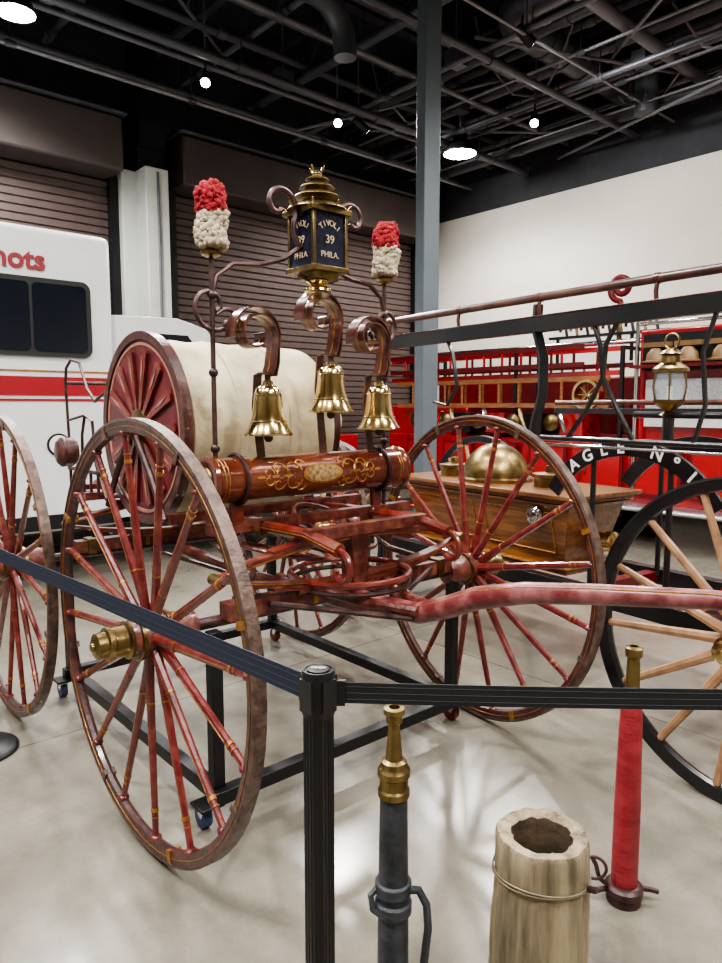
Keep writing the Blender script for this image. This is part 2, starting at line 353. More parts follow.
# ------------------------------------------------------------------ wheels
def wheel(name,R,ns,parent,loc,yaw,outer,spm,rimm,tirem,bandm,hubm,hubr=.07,rw=.038,rd=.046,sr=.0175,rot=0.1,bands=True,hublen=.17):
    b=MB()
    b.lathe([(R-.009,-rw/2),(R-.009,rw/2),(R-rd,rw/2-.006),(R-rd-.006,0),(R-rd,-rw/2+.006)],(0,0,0),(0,1,0),rimm,72,closed=True)
    b.lathe([(R-.010,-rw/2-.002),(R,-rw/2),(R,rw/2),(R-.010,rw/2+.002)],(0,0,0),(0,1,0),tirem,72,closed=True)
    if bands:
        for s in(-1,1): b.torus((0,s*(rw/2-.002),0),(0,1,0),R-.026,.0016,bandm,72,5)
    dish=-outer*.035
    for i in range(ns):
        a=2*pi*i/ns+rot; d=V((math.cos(a),0,math.sin(a)))
        yo=(.010 if i%2 else -.010)
        p0=d*hubr*.8+V((0,dish+yo,0)); p1=d*(R-rd+.004)
        L=[0,.08,.2,.45,.8,.94,1]; rr=[1.1,1.15,1.0,.92,.78,.74,.8]
        b.tube([p0.lerp(p1,t) for t in L],[sr*k for k in rr],spm,8,flat=.8,ref=(0,1,0))
        if bands:
            ov=V((0,outer*sr*.70,0))
            b.tube([p0.lerp(p1,.3)+ov,p0.lerp(p1,.8)+ov*.82],.0018,bandm,5)
            for t,w,mm in ((.27,.004,bandm),(.84,.010,bandm),(.88,.003,bandm)):
                k=sr*(1.0 if t<.5 else .82)
                b.tube([p0.lerp(p1,t-w),p0.lerp(p1,t+w)],k+.0012,mm,8,flat=.85,ref=(0,1,0))
            q=d*(R-rd-.002); b.ball(q,.021,spm,8,.6)
    if bands:
        for i in range(ns//2):
            a=2*pi*(i+.25)/(ns/2)+rot; d=V((math.cos(a),0,math.sin(a))); t=V((-math.sin(a),0,math.cos(a)))
            b.bar(d*(R-rd/2-.005)-t*.012,d*(R-rd/2-.005)+t*.012,rw+.004,rd-.004,bandm if i%3==0 else TIRE,up=d)
    o=outer; hl=hublen
    prof=[(.03,-.16),(.055,-.155),(.062,-.12),(hubr*.85,-.10),(hubr,-.05),(hubr*1.05,0),(hubr,.05),(hubr*.85,.075)]
    b.lathe(prof,(0,dish,0),(0,o,0),hubm[0],28)
    b.lathe([(hubr*.99,-.058),(hubr*1.08,-.056),(hubr*1.08,-.044),(hubr*.99,-.042)],(0,dish,0),(0,o,0),hubm[1],28,closed=True)
    b.lathe([(hubr*.99,.040),(hubr*1.1,.042),(hubr*1.1,.054),(hubr*.98,.056)],(0,dish,0),(0,o,0),hubm[1],28,closed=True)
    b.lathe([(hubr*.88,.074),(hubr*.9,.085),(hubr*.72,.09),(hubr*.7,hl-.04),(hubr*.78,hl-.035),(hubr*.78,hl-.02),(hubr*.62,hl-.015),(hubr*.6,hl+.012),(hubr*.4,hl+.02),(hubr*.2,hl+.02),(hubr*.18,hl+.028),(1e-5,hl+.03)],(0,dish,0),(0,o,0),hubm[2],28)
    return b.obj(name,parent,loc=loc,rz=yaw)

# ------------------------------------------------------------------ parade hose carriage (x fwd, y far side, z up)
CA=math.radians(-49); C=empty('parade_hose_carriage',(-.045,2.77,0),CA)
hm=(REDW,BRASSD,BRASSD)
R=.722; ZW=R+.018
wheel('front_wheel_near',R,16,C,(-.05,-.862,ZW),math.radians(.2),-1,SPOKE,RIM,TIRE,GOLD,hm,hublen=.17)
wheel('front_wheel_far',R,16,C,(0,.785,ZW-.005),math.radians(-6.5),1,SPOKE,RIM,TIRE,GOLD,hm,rot=.2)
wheel('rear_wheel_near',R,16,C,(-1.5,-.91,ZW),0,-1,SPOKE,RIM,TIRE,GOLD,hm,rot=.33)
wheel('rear_wheel_far',R,16,C,(-1.5,.79,ZW),0,1,SPOKE,RIM,TIRE,GOLD,hm,rot=.05)
b=MB()
for x in(0,-1.5):
    b.cyl((x if x else -.045,-.85,ZW),(x,.78,ZW),.021,IRON); b.box((x,0,.78),(.07,1.15,.06),REDW)
    for s in(-1,1): b.box((x,s*.5,.78),(.085,.04,.075),BRASSD); b.box((x,s*.2,.78),(.074,.02,.064),GOLD)
    for lv in range(4):
        L=.62-.11*lv
        for sg in(-1,1):
            pts=[]
            for k in range(-8,9):
                y=L*k/8; f=(y/.62)**2
                z=.905+sg*(.075*(1-f)+.003)+(-sg)*(-.011)*lv
                pts.append((x+.03,y,z))
            b.strap(pts,.05,.010,RED if lv%2==0 else REDW,(1,0,0))
            if lv==0:
                b.strap([(p[0]+.0262,p[1],p[2]) for p in pts],.002,.003,GOLD,(1,0,0))
    for s in(-1,1): b.cyl((x,s*.62,.905),(x+.06,s*.62,.905),.02,BRASSD)
    b.box((x+.03,0,.905),(.08,.07,.21),REDW)
b.tube([(.2,0,.72),(0,0,.70),(-.75,0,.67),(-1.5,0,.70)],.034,REDW,10)
for s in(-1,1):
    b.tube([(.28,s*.28,1.0),(.1,s*.28,1.03),(-.4,s*.28,1.02),(-.9,s*.3,.99),(-1.4,s*.3,1.02),(-1.85,s*.32,1.06)],.025,RED,10)
    b.tube([(.28,s*.306,1.0),(.1,s*.306,1.03),(-.4,s*.306,1.02),(-.9,s*.326,.99),(-1.4,s*.326,1.02)],.0025,GOLD,6)
    b.tube([(-.05,s*.12,.72),(-.5,s*.05,.68),(-1.0,s*.06,.68),(-1.45,s*.18,.72)],.012,IRON,8)
    b.tube([(0,s*.5,.80),(-.15,s*.36,.86),(-.35,s*.28,.98)],.014,IRON,8)
    b.tube(spiral((.28,s*.28,.93),(0,0,1),(1,0,0),.07,.02,0,4.6),.012,RED,8)
    for x in(-.2,-.6,-1.05,-1.3): b.box((x,s*.28,1.02),(.05,.06,.06),GOLD if x in(-.6,-1.3) else BRASSD)
for x in(.12,-.2,-.55,-1.15,-1.5,-1.8):
    b.bar((x,-.52 if x not in(.12,-1.8) else -.3,1.035),(x,.52 if x not in(.12,-1.8) else .3,1.035),.05,.04,REDW)
b.torus((0,0,.835),(0,0,1),.24,.014,RED); b.torus((0,0,.80),(0,0,1),.24,.010,IRON)
for k in range(3):
    b.torus((-.12-.08*k,-.25+.2*k,.93+.02*k),(.2*k,.25,1),.16+.02*k,.009,IRON if k%2 else REDW,32)
for y in(-.40,.32):
    b.strap([(-.2,y,1.03),(-.2,y,1.14)],.05,.02,RED,(0,1,0)); b.torus((-.2,y,1.218),(0,1,0),.097,.008,IRON,24,6)
for y in(-.53,.36):
    for x in(-.55,-1.15): b.tube([(x,y,1.03),(x*.6-.84*.4,y,1.2),(-.84,y,1.4)],.015,IRON,8)
    b.cyl((-.84,y-.03,1.4),(-.84,y+.03,1.4),.045,BRASSD)
b.cyl((-.84,-.62,1.4),(-.84,.42,1.4),.02,IRON)
for s in(-1,1):
    y=s*.48
    b.bar((-1.8,s*.3,1.05),(-1.8,y,1.05),.03,.03,RED)
    b.tube([(-1.8,y,1.04),(-1.8,y,1.3),(-1.82,y,1.62),(-1.8,y,1.70),(-1.72,y,1.74),(-1.6,y,1.72),(-1.5,y,1.58),(-1.4,y,1.52),(-1.28,y,1.56)],.008,IRON,8)
    b.tube([(-1.62,y,1.04),(-1.6,y,1.35),(-1.55,y,1.45),(-1.45,y,1.42),(-1.42,y,1.2),(-1.3,y,1.04)],.008,IRON,8)
    b.tube([(-1.8,y,1.42),(-1.55,y,1.45)],.007,IRON,8)
    b.bar((-1.5,s*.3,1.04),(-1.3,y,1.04),.02,.02,RED); b.bar((-1.5,s*.3,1.04),(-1.62,y,1.04),.02,.02,RED)
    b.lathe([(1e-5,-.02),(.06,-.02),(.075,0),(.075,.05),(.06,.07),(.03,.08)],(-1.62,y+s*.05,1.26),(0,s,0),RIM,20)
    b.torus((-1.62,y+s*.1,1.26),(0,1,0),.07,.007,IRON,20)
    for k in range(5): b.cyl((-1.8+.1*k,y,1.04),(-1.8+.1*k,y,1.16),.008,IRON,n=6)
    b.cyl((-1.82,y,1.16),(-1.36,y,1.16),.010,IRON)
b.cyl((-1.8,-.48,1.62),(-1.8,.48,1.62),.010,IRON)
b.obj('undercarriage',C)
# tongue
b=MB()
tp=[(-.1,.745),(.15,.735),(.39,.75),(.52,.80),(.66,.864),(.85,.92),(1.08,.963),(1.41,1.017),(1.72,1.045)]
b.tube([(x,0,z) for x,z in tp],[.034,.036,.039,.040,.039,.035,.031,.026,.025],TONG,14)
for s in(-1,1):
    b.tube([(-.22,s*.2,.80),(.0,s*.17,.79),(.2,s*.09,.765),(.42,s*.035,.77)],.022,REDW,10)
    b.tube([(.05,s*.42,.79),(.12,s*.2,.74),(.4,s*.04,.74)],.012,IRON,8)
    b.tube([(x,s*k*.72,z+k*.68) for (x,z),k in zip(tp[2:],[.039,.040,.039,.035,.031,.026,.025])],.0025,GOLD,6)
b.obj('draw_tongue',C)
# tool cylinder with gold leaf work
TY=-.045
b=MB(); r=.088; cx,cz=-.2,1.218
b.lathe([(1e-5,TY-.482),(.06,TY-.482),(.07,TY-.487),(r+.008,TY-.485),(r+.01,TY-.47),(r+.002,TY-.462),(r,TY-.455),(r,TY+.465),(r+.002,TY+.472),(r+.01,TY+.48),(r+.008,TY+.495),(.07,TY+.497),(1e-5,TY+.49)],(cx,0,cz),(0,1,0),BOXR,48)
b.lathe([(1e-5,TY-.486),(.045,TY-.486),(.05,TY-.49),(.056,TY-.484)],(cx,0,cz),(0,1,0),BRASSD,24)
def cm(y,a,rr=None):
    rr=(r+.0012) if rr is None else rr
    return V((cx+math.cos(a)*rr,y+TY,cz+math.sin(a)*rr))
A0=.12
for yy in(-.445,-.43,.44,.455): b.lathe([(r+.0005,TY+yy-.002),(r+.0016,TY+yy),(r+.0005,TY+yy+.002)],(cx,0,cz),(0,1,0),GOLD,48,cap=False)
ring=[(.10*math.cos(t),.46*math.sin(t)) for t in [2*pi*i/32 for i in range(32)]]
vs=[cm(.0,A0,r+.003)]+[cm(y*1.0,A0+a,r+.003) for y,a in ring]
b.add(vs,[(0,i+1,(i+1)%32+1) for i in range(32)],GOLD)
vs=[cm(.0,A0,r+.0045)]+[cm(y*.85,A0+a*.8,r+.0045) for y,a in ring]
b.add(vs,[(0,i+1,(i+1)%32+1) for i in range(32)],M('medallion_pale',(168,144,98),.4,.2,scale=60,col2=(110,78,46)))
for s in(-1,1):
    for (y0,a0,r0,t0,t1) in((.15,.2,.045,pi,-2.5),(.15,-.2,.045,-pi,2.5),(.2,.08,.035,pi,-3),(.215,.34,.03,pi,-2.5),(.215,-.34,.03,-pi,2.5),(.26,.13,.025,pi,-2.5),(.26,-.15,.025,-pi,2.5),(.11,.5,.025,pi,-2.5),(.11,-.5,.025,-pi,2.5)):
        pts=[]
        for i in range(18):
            t=t0+(t1-t0)*i/17; rr=r0*(1-.75*i/17)
            pts.append(cm(s*(y0+rr*math.cos(t)),A0+a0+rr*math.sin(t)/r,r+.0005))
        b.tube(pts,[.004*(1-.5*i/17) for i in range(18)],GOLD,6)
    for y0,a0,w in((.17,0,.013),(.23,.0,.012),(.295,0,.012),(.13,.35,.008),(.13,-.35,.008)):
        rg=[(w*math.cos(t)*1.6,w*math.sin(t)/r*.5) for t in [2*pi*i/12 for i in range(12)]]
        vs=[cm(s*y0,A0+a0,r+.003)]+[cm(s*y0+yy,A0+a0+aa,r+.0022) for yy,aa in rg]
        b.add(vs,[(0,i+1,(i+1)%12+1) for i in range(12)],GOLD)
b.obj('tool_cylinder',C)
# hose reel
b=MB()
X,Z=-.84,1.4
def rd(i,a,rr,h): return (rr*(1+.006*math.sin(5*a+h*7)),h)
prof=[(.02,-.44),(.375,-.44)]+[(.385+.004*math.sin(k*2.2),-.43+k*.072) for k in range(11)]+[(.36,.305),(.02,.31)]
b.lathe(prof,(X,0,Z),(0,1,0),CANVAS,64,fn=rd)
for y in(-.2,.06): b.lathe([(.388,y-.02),(.393,y),(.388,y+.02)],(X,0,Z),(0,1,0),CANVAS,64,cap=False)
for y,o,rr in((-.475,-1,.42),(.335,1,.35)):
    b.lathe([(rr,-.022),(rr,.022),(rr-.035,.02),(rr-.04,0),(rr-.035,-.02)],(X,y,Z),(0,1,0),RIM,64,closed=True)
    b.lathe([(rr-.036,-.012),(rr-.036,.012),(.03,.012),(.03,-.012)],(X,y,Z),(0,1,0),REELR,64,closed=True)
    b.lathe([(rr-.05,.012*o),(rr-.048,.016*o),(rr-.06,.016*o),(rr-.063,.012*o)],(X,y,Z),(0,1,0),PINK,64,closed=True)
    if o<0:
      for i in range(14):
        a=2*pi*i/14; d=V((math.cos(a),0,math.sin(a))); t=V((-math.sin(a),0,math.cos(a)))
        c=V((X,y+o*.02,Z))
        b.prism([c+d*.06-t*.008,c+d*.06+t*.008,c+d*.335+t*.028,c+d*.345,c+d*.335-t*.028],(0,o*.008,0),RED)
        b.prism([c+d*.20+V((0,o*.009,0)),c+d*.25+t*.007+V((0,o*.009,0)),c+d*.32+V((0,o*.009,0)),c+d*.25-t*.007+V((0,o*.009,0))],(0,o*.002,0),PINK)
    b.lathe([(.09,.0),(.085,.03),(.05,.04),(.045,.08),(.02,.09)],(X,y,Z),(0,o,0),BRASSD,24)
b.obj('hose_reel',C)
# lantern frame ironwork
LY,RY=-.485,.37
b=MB(); x=-.2
for y in(LY,RY):
    b.tube([(x,y,1.02),(x,y,1.3),(x,y,2.05)],.0095,IRON,10)
    for z in(1.34,1.62,1.9): b.ball((x,y,z),.018,IRON)
    b.lathe([(.012,0),(.035,.01),(.04,.02),(.015,.035),(.012,.06)],(x,y,2.03),(0,0,1),BRASSD,16)
U,W=(0,1,0),(0,0,1)
for s,y0 in((1,LY),(-1,RY)):
    L=abs(y0)
    pts=[(x,y0,1.90),(x,y0+s*.02,1.97),(x,y0+s*.09,2.02),(x,y0+s*.2,2.03),(x,y0+s*.32,2.07),(x,y0+s*(L-.08),2.13)]
    b.tube(pts,.010,IRON,8)
    u=(0,s,0)
    b.tube(spiral((x,y0-s*.0,1.86),u,W,.10,.02,-.4,-7.2,30),.009,IRON,8)
    b.tube(spiral((x,y0+s*.07,1.80),u,W,.06,.012,2.6,-4.0,24),.008,IRON,8)
    b.tube([(x,-s*.09,2.12),(x,-s*.12,2.18)]+spiral((x,-s*.185,2.27),u,W,.085,.018,-.6,5.4,28),.011,IRON,8)
b.tube([(x,-.1,2.02),(x,0,1.99),(x,.1,2.02)],.009,IRON,8)
b.obj('lantern_frame',C)
# lantern
b=MB(); lx=-.2
for z0,z1,w0,mt in((2.03,2.05,.185,BRASSD),(2.255,2.275,.20,BRASSD)):
    b.box((lx,0,(z0+z1)/2),(w0,w0,z1-z0),mt)
b.box((lx,0,2.152),(.16,.16,.205),LGLASS)
for sx in(-1,1):
    for sy in(-1,1): b.box((lx+sx*.08,sy*.08,2.152),(.014,.014,.21),BRASSD)
b.box((lx,0,2.02),(.12,.12,.03),BRASSD)
b.lathe([(.045,2.01),(.05,2.0),(.03,1.985),(.055,1.972),(.058,1.96),(.035,1.945),(.02,1.935),(.03,1.922),(.01,1.91),(1e-5,1.905)],(lx,0,0),(0,0,1),BRASS,20)
b.lathe([(.125,2.275),(.118,2.285),(.085,2.298),(.062,2.31),(.06,2.32),(.095,2.327),(.087,2.335),(.055,2.347),(.048,2.358),(.072,2.364),(.063,2.373),(.04,2.383),(.034,2.392),(.048,2.397),(.038,2.404),(.018,2.413),(.02,2.422),(.012,2.43),(1e-5,2.44)],(lx,0,0),(0,0,1),BRASSD,24)
for i in range(8):
    a=2*pi*i/8; b.tube([(lx+.12*math.cos(a),.12*math.sin(a),2.275),(lx+.14*math.cos(a),.14*math.sin(a),2.295)],[.006,.003],BRASS,6)
for i in range(4):
    a=2*pi*i/4+.3; b.tube([(lx,0,2.42),(lx+.025*math.cos(a),.025*math.sin(a),2.43),(lx+.035*math.cos(a),.035*math.sin(a),2.45)],.004,BRASS,6)
b.obj('parade_lantern',C,bevel=.002)
def face(n,org,xd):
    xd=V(xd); up=V((0,0,1)); org=V(org)
    for i,ch in enumerate('TIVOLI'):
        t=(i-2.5)*.30; p=org+xd*math.sin(t)*.062+up*(math.cos(t)*.064)
        text('%s_letter_%d'%(n,i),ch,p,xd*math.cos(t)-up*math.sin(t),up*math.cos(t)+xd*math.sin(t),.032,LETT,C,.001)
    text(n+'_number','39',org+up*.0,xd,up,.045,LETT,C,.001); text(n+'_city','PHILA.',org-up*.058,xd,up,.032,LETT,C,.001)
face('lantern_left',(lx,-.0815,2.152),(1,0,0)); face('lantern_right',(lx+.0815,0,2.152),(0,1,0))
# bells with scroll springs
def bell(y,zb,k):
    x=-.13; b=MB()
    b.lathe([(.012,.205),(.02,.20),(.022,.187),(.036,.182),(.047,.17),(.052,.15),(.055,.12),(.060,.08),(.069,.045),(.083,.018),(.093,.004),(.093,-.003),(.087,.0),(.075,.02),(.06,.05),(.05,.1),(.04,.15),(1e-5,.165)],(x,y,zb),(0,0,1),BRASS,36)
    b.torus((x,y,zb+.05),(0,0,1),.0685,.002,BRASSD,32,6); b.torus((x,y,zb+.15),(0,0,1),.0525,.002,BRASSD,32,6)
    b.cyl((x,y,zb+.16),(x,y,zb-.005),.004,IRON,n=8); b.ball((x,y,zb-.012),.018,IRON)
    b.cyl((x,y,zb+.195),(x,y,zb+.235),.012,IRON)
    zc=zb+.23
    pts=[(x,y,zc)]
    pts+=[(x,y+.012,zc+.03),(x,y+.02,zc+.08)]
    pts+=spiral((x,y-.06,zc+.14),(0,1,0),(0,0,1),.09,.028,-.35,6.6,38)
    b.strap(pts,.075,.007,BROWNI,(1,0,0))
    b.strap(pts,.006,.0092,GOLD,(1,0,0))
    p2=[(x-.0,y+.022,zc-.01),(x,y+.034,zc+.04)]+spiral((x,y-.06,zc+.14),(0,1,0),(0,0,1),.102,.098,-.3,3.3,18)
    b.strap(p2,.06,.006,BROWNI,(1,0,0))
    b.strap([(x-.05,y+.0,1.29),(x-.085,y+.0,zb+.1),(x-.07,y,zb+.225),(x-.03,y,zc+.003),(x+.02,y,zc-.003)],.035,.007,BROWNI,(0,1,0))
    b.obj('parade_bell_%d'%k,C)
bell(-.295,1.39,1); bell(.01,1.475,2); bell(.275,1.40,3)
# plumes
def plume(y,k):
    b=MB(); rnd=random.Random(k); x=-.19
    for i in range(640):
        t=rnd.random(); a=rnd.random()*2*pi; z=2.07+.215*t
        rr=.046*(1+.12*math.sin(t*11+k+2*math.sin(a)))*(1-max(0,t-.85)*3)
        c=(x+rr*math.cos(a),y+rr*math.sin(a),z); s=.007+.007*rnd.random()
        red=(t+.05*rnd.random())>.57
        pr=[(max(1e-6,s*math.sin(pi*j/4)),-s*1.4*math.cos(pi*j/4)) for j in range(5)]
        b.lathe(pr,c,(rnd.random()-.5,rnd.random()-.5,rnd.random()-.3),WOOLR if red else WOOLW,6)
    b.lathe([(1e-5,2.055),(.042,2.075),(.042,2.198)],(x,y,0),(0,0,1),WOOLW,12); b.lathe([(.042,2.198),(.042,2.27),(1e-5,2.285)],(x,y,0),(0,0,1),WOOLR,12)
    b.obj('wool_plume_%d'%k,C,ang=80)
plume(LY,1); plume(RY,2)
# display dolly under the carriage
b=MB()
for xx in(.03,-1.5): b.bar((xx,-.66,.13),(xx,.66,.13),.05,.05,BLKM)
for s in(-1,1):
    b.bar((.03,s*.62,.13),(-1.5,s*.62,.13),.05,.05,BLKM)
    for xx in(.0,-1.5): b.bar((xx,s*.62,.13),(xx,s*.62,.72),.045,.045,BLKM,up=(1,0,0))
    for xx in(.0,-1.5):
        b.box((xx,s*.66,.10),(.09,.09,.012),BLKM); b.bar((xx-.0,s*.66,.10),(xx-.03,s*.66,.045),.04,.03,CHR,up=(1,0,0))
        b.cyl((xx-.03,s*.66-.016,.04),(xx-.03,s*.66+.016,.04),.04,BLUEC if s<0 else FREDD,n=20)
b.obj('display_dolly',C,bevel=.003)

# ------------------------------------------------------------------ hand pumper "EAGLE No 1"
EA=math.atan2(-.824,.566); E=empty('hand_pumper_engine',(.96,4.63,0),EA)
hb=(FREDD,BLKM,BRASS)
RE=.625
for nm,xx,yy,oo in(('front_wheel_near',2.02,-.85,-1),('front_wheel_far',2.02,.73,1),('rear_wheel_near',-.98,-.73,-1),('rear_wheel_far',-.98,.73,1)):
    wheel(nm,RE,14,E,(xx,yy,RE),0,oo,SPW,BLK,BLKM,BLK,hb,bands=False,rw=.05,rd=.05,sr=.021)
b=MB()
def frus(z0,z1,ax,ay,bx,by,mat):
    b.add([(-ax,-ay,z0),(ax,-ay,z0),(ax,ay,z0),(-ax,ay,z0),(-bx,-by,z1),(bx,-by,z1),(bx,by,z1),(-bx,by,z1)],[(3,2,1,0),(4,5,6,7),(0,1,5,4),(1,2,6,5),(2,3,7,6),(3,0,4,7)],mat)
frus(.56,.96,.64,.17,.74,.265,TUBW); frus(.52,.56,.68,.20,.68,.20,TUBW); frus(.55,.565,.695,.215,.695,.215,GOLD)
frus(.95,.975,.77,.30,.77,.30,TUBW); frus(.975,1.0,.80,.33,.80,.33,TUBW); frus(.925,.94,.76,.285,.765,.29,TUBW)
for s in(-1,1):
    for x0,x1 in((-.6,-.05),(.05,.6)):
        for z,dy in((.64,.192),(.88,.248)): b.bar((x0,s*dy,z),(x1,s*dy,z),.010,.010,GOLD)
        for xx in(x0,x1): b.bar((xx,s*.192,.64),(xx,s*.248,.88),.010,.010,GOLD)
b.obj('tub',E,bevel=.004)
b=MB()
b.lathe([(.25,0),(.25,.02),(.225,.03)]+[(.22*math.cos(t*pi/20),.03+.22*math.sin(t*pi/20)) for t in range(0,10)]+[(.03,.25),(.03,.27),(1e-5,.28)],(-.09,0,1.0),(0,0,1),BRASSD,40)
for xx in(.38,-.5): b.lathe([(.10,0),(.10,.05),(.11,.06),(.11,.08),(.03,.09),(.03,.13)],(xx,0,1.0),(0,0,1),BRASSD,28)
b.lathe([(.06,0),(.06,.04),(.05,.05),(.035,.05),(.03,.07),(1e-5,.075)],(.50,-.24,.86),(0,-1,-.1),CHR,24)
b.lathe([(.05,0),(.05,.1),(.065,.11),(.065,.15),(.04,.16)],(.70,0,.72),(1,0,0),BRASS,24)
b.obj('air_dome_and_cylinders',E)
b=MB()
for s in(-1,1):
    b.bar((-1.35,s*.34,.50),(2.35,s*.34,.50),.07,.09,BLK)
for xx in(-1.3,-.98,.9,1.5,2.02,2.3): b.bar((xx,-.34,.50),(xx,.34,.50),.07,.06,FREDD)
for xx,yn in((-.98,-.72),(2.02,-.83)):
    b.cyl((xx,yn,RE),(xx,.72,RE),.024,IRON); b.bar((xx,-.55,.61),(xx,.55,.61),.08,.08,FRED)
    b.torus((xx,0,.68),(0,0,1),.26,.015,FRED)
for k in range(4): b.torus((1.75,-.1,.6+.03*k),(0,0,1),.2-.02*k,.02,FRED,28)
AX=1.15; AZ=.75; AQ=.54
AR=[(AX+AQ*math.cos(pi*(.17+.66*i/28)),AZ+AQ*math.sin(pi*(.17+.66*i/28))) for i in range(29)]
for s in(-1,1):
    b.strap([(p,s*.33,q) for p,q in AR],.02,.085,BLK,(0,1,0))
    for xx in(AX-.22,AX+.22): b.cyl((xx,s*.31,.5),(xx,s*.31,1.22),.015,BLK)
b.bar((AX,-.34,1.27),(AX,.34,1.27),.06,.04,BLK)
b.tube([(2.0,-.84,1.86),(2.0,-.5,1.70),(2.0,0,1.45),(2.0,.4,1.40),(2.0,.84,1.48)],.012,BLK,8)
b.cyl((AX,0,1.27),(AX,0,1.45),.03,BLK); b.cyl((.95,0,1.45),(2.05,0,1.45),.018,BLK)
yy=-.84
b.cyl((-.24,yy,2.0),(2.9,yy,2.0),.020,M('brake_pole_maroon',(58,36,33),.35,0,scale=10,col2=(88,60,52),coat=.3),n=14)
b.bar((-.32,yy,1.875),(2.9,yy,1.875),.045,.07,BLK)
b.bar((-.28,yy,1.913),(2.9,yy,1.913),.05,.006,BROWNI)
b.cyl((.93,yy,1.35),(2.6,yy,1.35),.012,BLK,n=10); b.cyl((.93,yy,1.32),(2.6,yy,1.32),.006,CHR,n=10)
for xx in(-.15,.45,1.0,1.6,2.3,2.8): b.tube([(xx,yy,1.87),(xx,yy-.01,1.95),(xx,yy,2.0)],.010,BROWNI,8); b.cyl((xx-.012,yy,2.0),(xx+.012,yy,2.0),.023,BROWNI)
b.strap([(.99,yy,1.97),(.985,yy,1.85),(1.03,yy,1.72),(1.03,yy,1.55),(.99,yy,1.42),(.98,yy,1.33)],.045,.02,BLK,(.3,1,0))
b.strap([(1.43,yy,1.86),(1.37,yy,1.76),(1.36,yy,1.62),(1.44,yy,1.48),(1.52,yy,1.35)],.02,.014,BLK,(0,1,0))
b.strap([(1.30,yy,1.86),(1.34,yy,1.76),(1.36,yy,1.62),(1.28,yy,1.48),(1.18,yy,1.35)],.02,.014,BLK,(0,1,0))
b.strap([(1.85,yy,1.86),(1.80,yy,1.7),(1.82,yy,1.5),(1.78,yy,1.35)],.02,.012,BLK,(0,1,0))
b.strap([(.35,yy,1.86),(.40,yy,1.78),(.44,yy,1.6),(.36,yy,1.5),(.25,yy,1.52)],.02,.012,BLK,(0,1,0))
yy=.84
b.cyl((-.3,yy,1.52),(2.9,yy,1.52),.018,BROWNI,n=14); b.bar((-.3,yy,1.46),(2.9,yy,1.46),.04,.04,BLK)
b.obj('frame_and_brakes',E,bevel=.002)
for i,ch in enumerate('EAGLE Nº1'):
    if ch==' ': continue
    t=pi*.5+(4.4-i)*.19
    text('arch_letter_%d'%i,ch,(AX+AQ*math.cos(t),-.3415,AZ+AQ*math.sin(t)),(math.sin(t),0,-math.cos(t)),(math.cos(t),0,math.sin(t)),.088,WLET,E,.001,bold=.0018)
b=MB(); q=(1.15,0)
b.lathe([(.02,1.44),(.05,1.45),(.02,1.47),(.05,1.49),(.075,1.51),(.08,1.53)],(*q,0),(0,0,1),BRASSD,20)
b.lathe([(.072,1.53),(.085,1.60),(.072,1.68)],(*q,0),(0,0,1),CLEAR,20,cap=False)
for i in range(6):
    a=2*pi*i/6; b.tube([(q[0]+.078*math.cos(a),q[1]+.078*math.sin(a),1.53),(q[0]+.092*math.cos(a),q[1]+.092*math.sin(a),1.60),(q[0]+.078*math.cos(a),q[1]+.078*math.sin(a),1.68)],.005,BRASSD,6)
b.lathe([(.09,1.675),(.09,1.69),(.05,1.72),(.045,1.76),(.06,1.765),(.03,1.79),(1e-5,1.80)],(*q,0),(0,0,1),BRASSD,20)
b.torus((q[0],q[1],1.83),(0,1,0),.04,.005,BRASSD,20)
b.cyl((*q,1.53),(*q,1.60),.015,WLET)
b.obj('signal_lantern',E)

# ------------------------------------------------------------------ barrier belts
def stanchion(x,y,a):
    b=MB()
    b.lathe([(1e-5,0),(.17,0),(.175,.01),(.16,.02),(.05,.035),(.029,.05),(.029,.90),(.0325,.905),(.0325,.985),(.031,.992),(.027,.992),(.026,.989),(.0225,.989),(.0215,.993),(1e-5,.993)],(0,0,0),(0,0,1),BLKM,40)
    for k in range(4):
        t=a+k*pi/2; d=V((math.cos(t),math.sin(t),0)); b.box(d*.030+V((0,0,.945)),(.008,.034,.064),BLK,R=Matrix.Rotation(t,3,'Z'))
    for k in range(24):
        t=k*pi/12; b.tube([(.0292*math.cos(t),.0292*math.sin(t),.06),(.0292*math.cos(t),.0292*math.sin(t),.90)],.0008,BLKM,4)
    ob=b.obj('belt_barrier_post',loc=(x,y,0))
    text('cap_text','TENSA',(0,0,.994),(1,0,0),(0,1,0),.010,WLET,ob)
    return ob
S0=(-.083,1.31); S1=(-1.68,2.90); S2=(1.9,1.29)
stanchion(*S0,math.atan2(S1[1]-S0[1],S1[0]-S0[0])); stanchion(*S1,math.atan2(S0[1]-S1[1],S0[0]-S1[0])); stanchion(*S2,pi)
def belt(p,q,mat,sag=.02,w=.048):
    p=V((*p,.945));q=V((*q,.945)); d=(q-p).normalized(); p=p+d*.040;q=q-d*.040
    b=MB(); pts=[p.lerp(q,i/24)-V((0,0,sag*4*(i/24)*(1-i/24))) for i in range(25)]
    b.strap(pts,w,.0022,mat,(0,0,1))
    for i in range(3): 
        z=(i-1)*w*.3
        b.tube([v+V((0,0,z)) for v in pts],.0016,mat,4)
    b.bar(p-d*.004,p+d*.012,.012,w+.008,BLK); b.bar(q-d*.012,q+d*.004,.012,w+.008,BLK)
    b.obj('barrier_belt')
belt(S0,S1,NAVY,.002,.052); belt(S0,S2,DBELT,.012,.042)

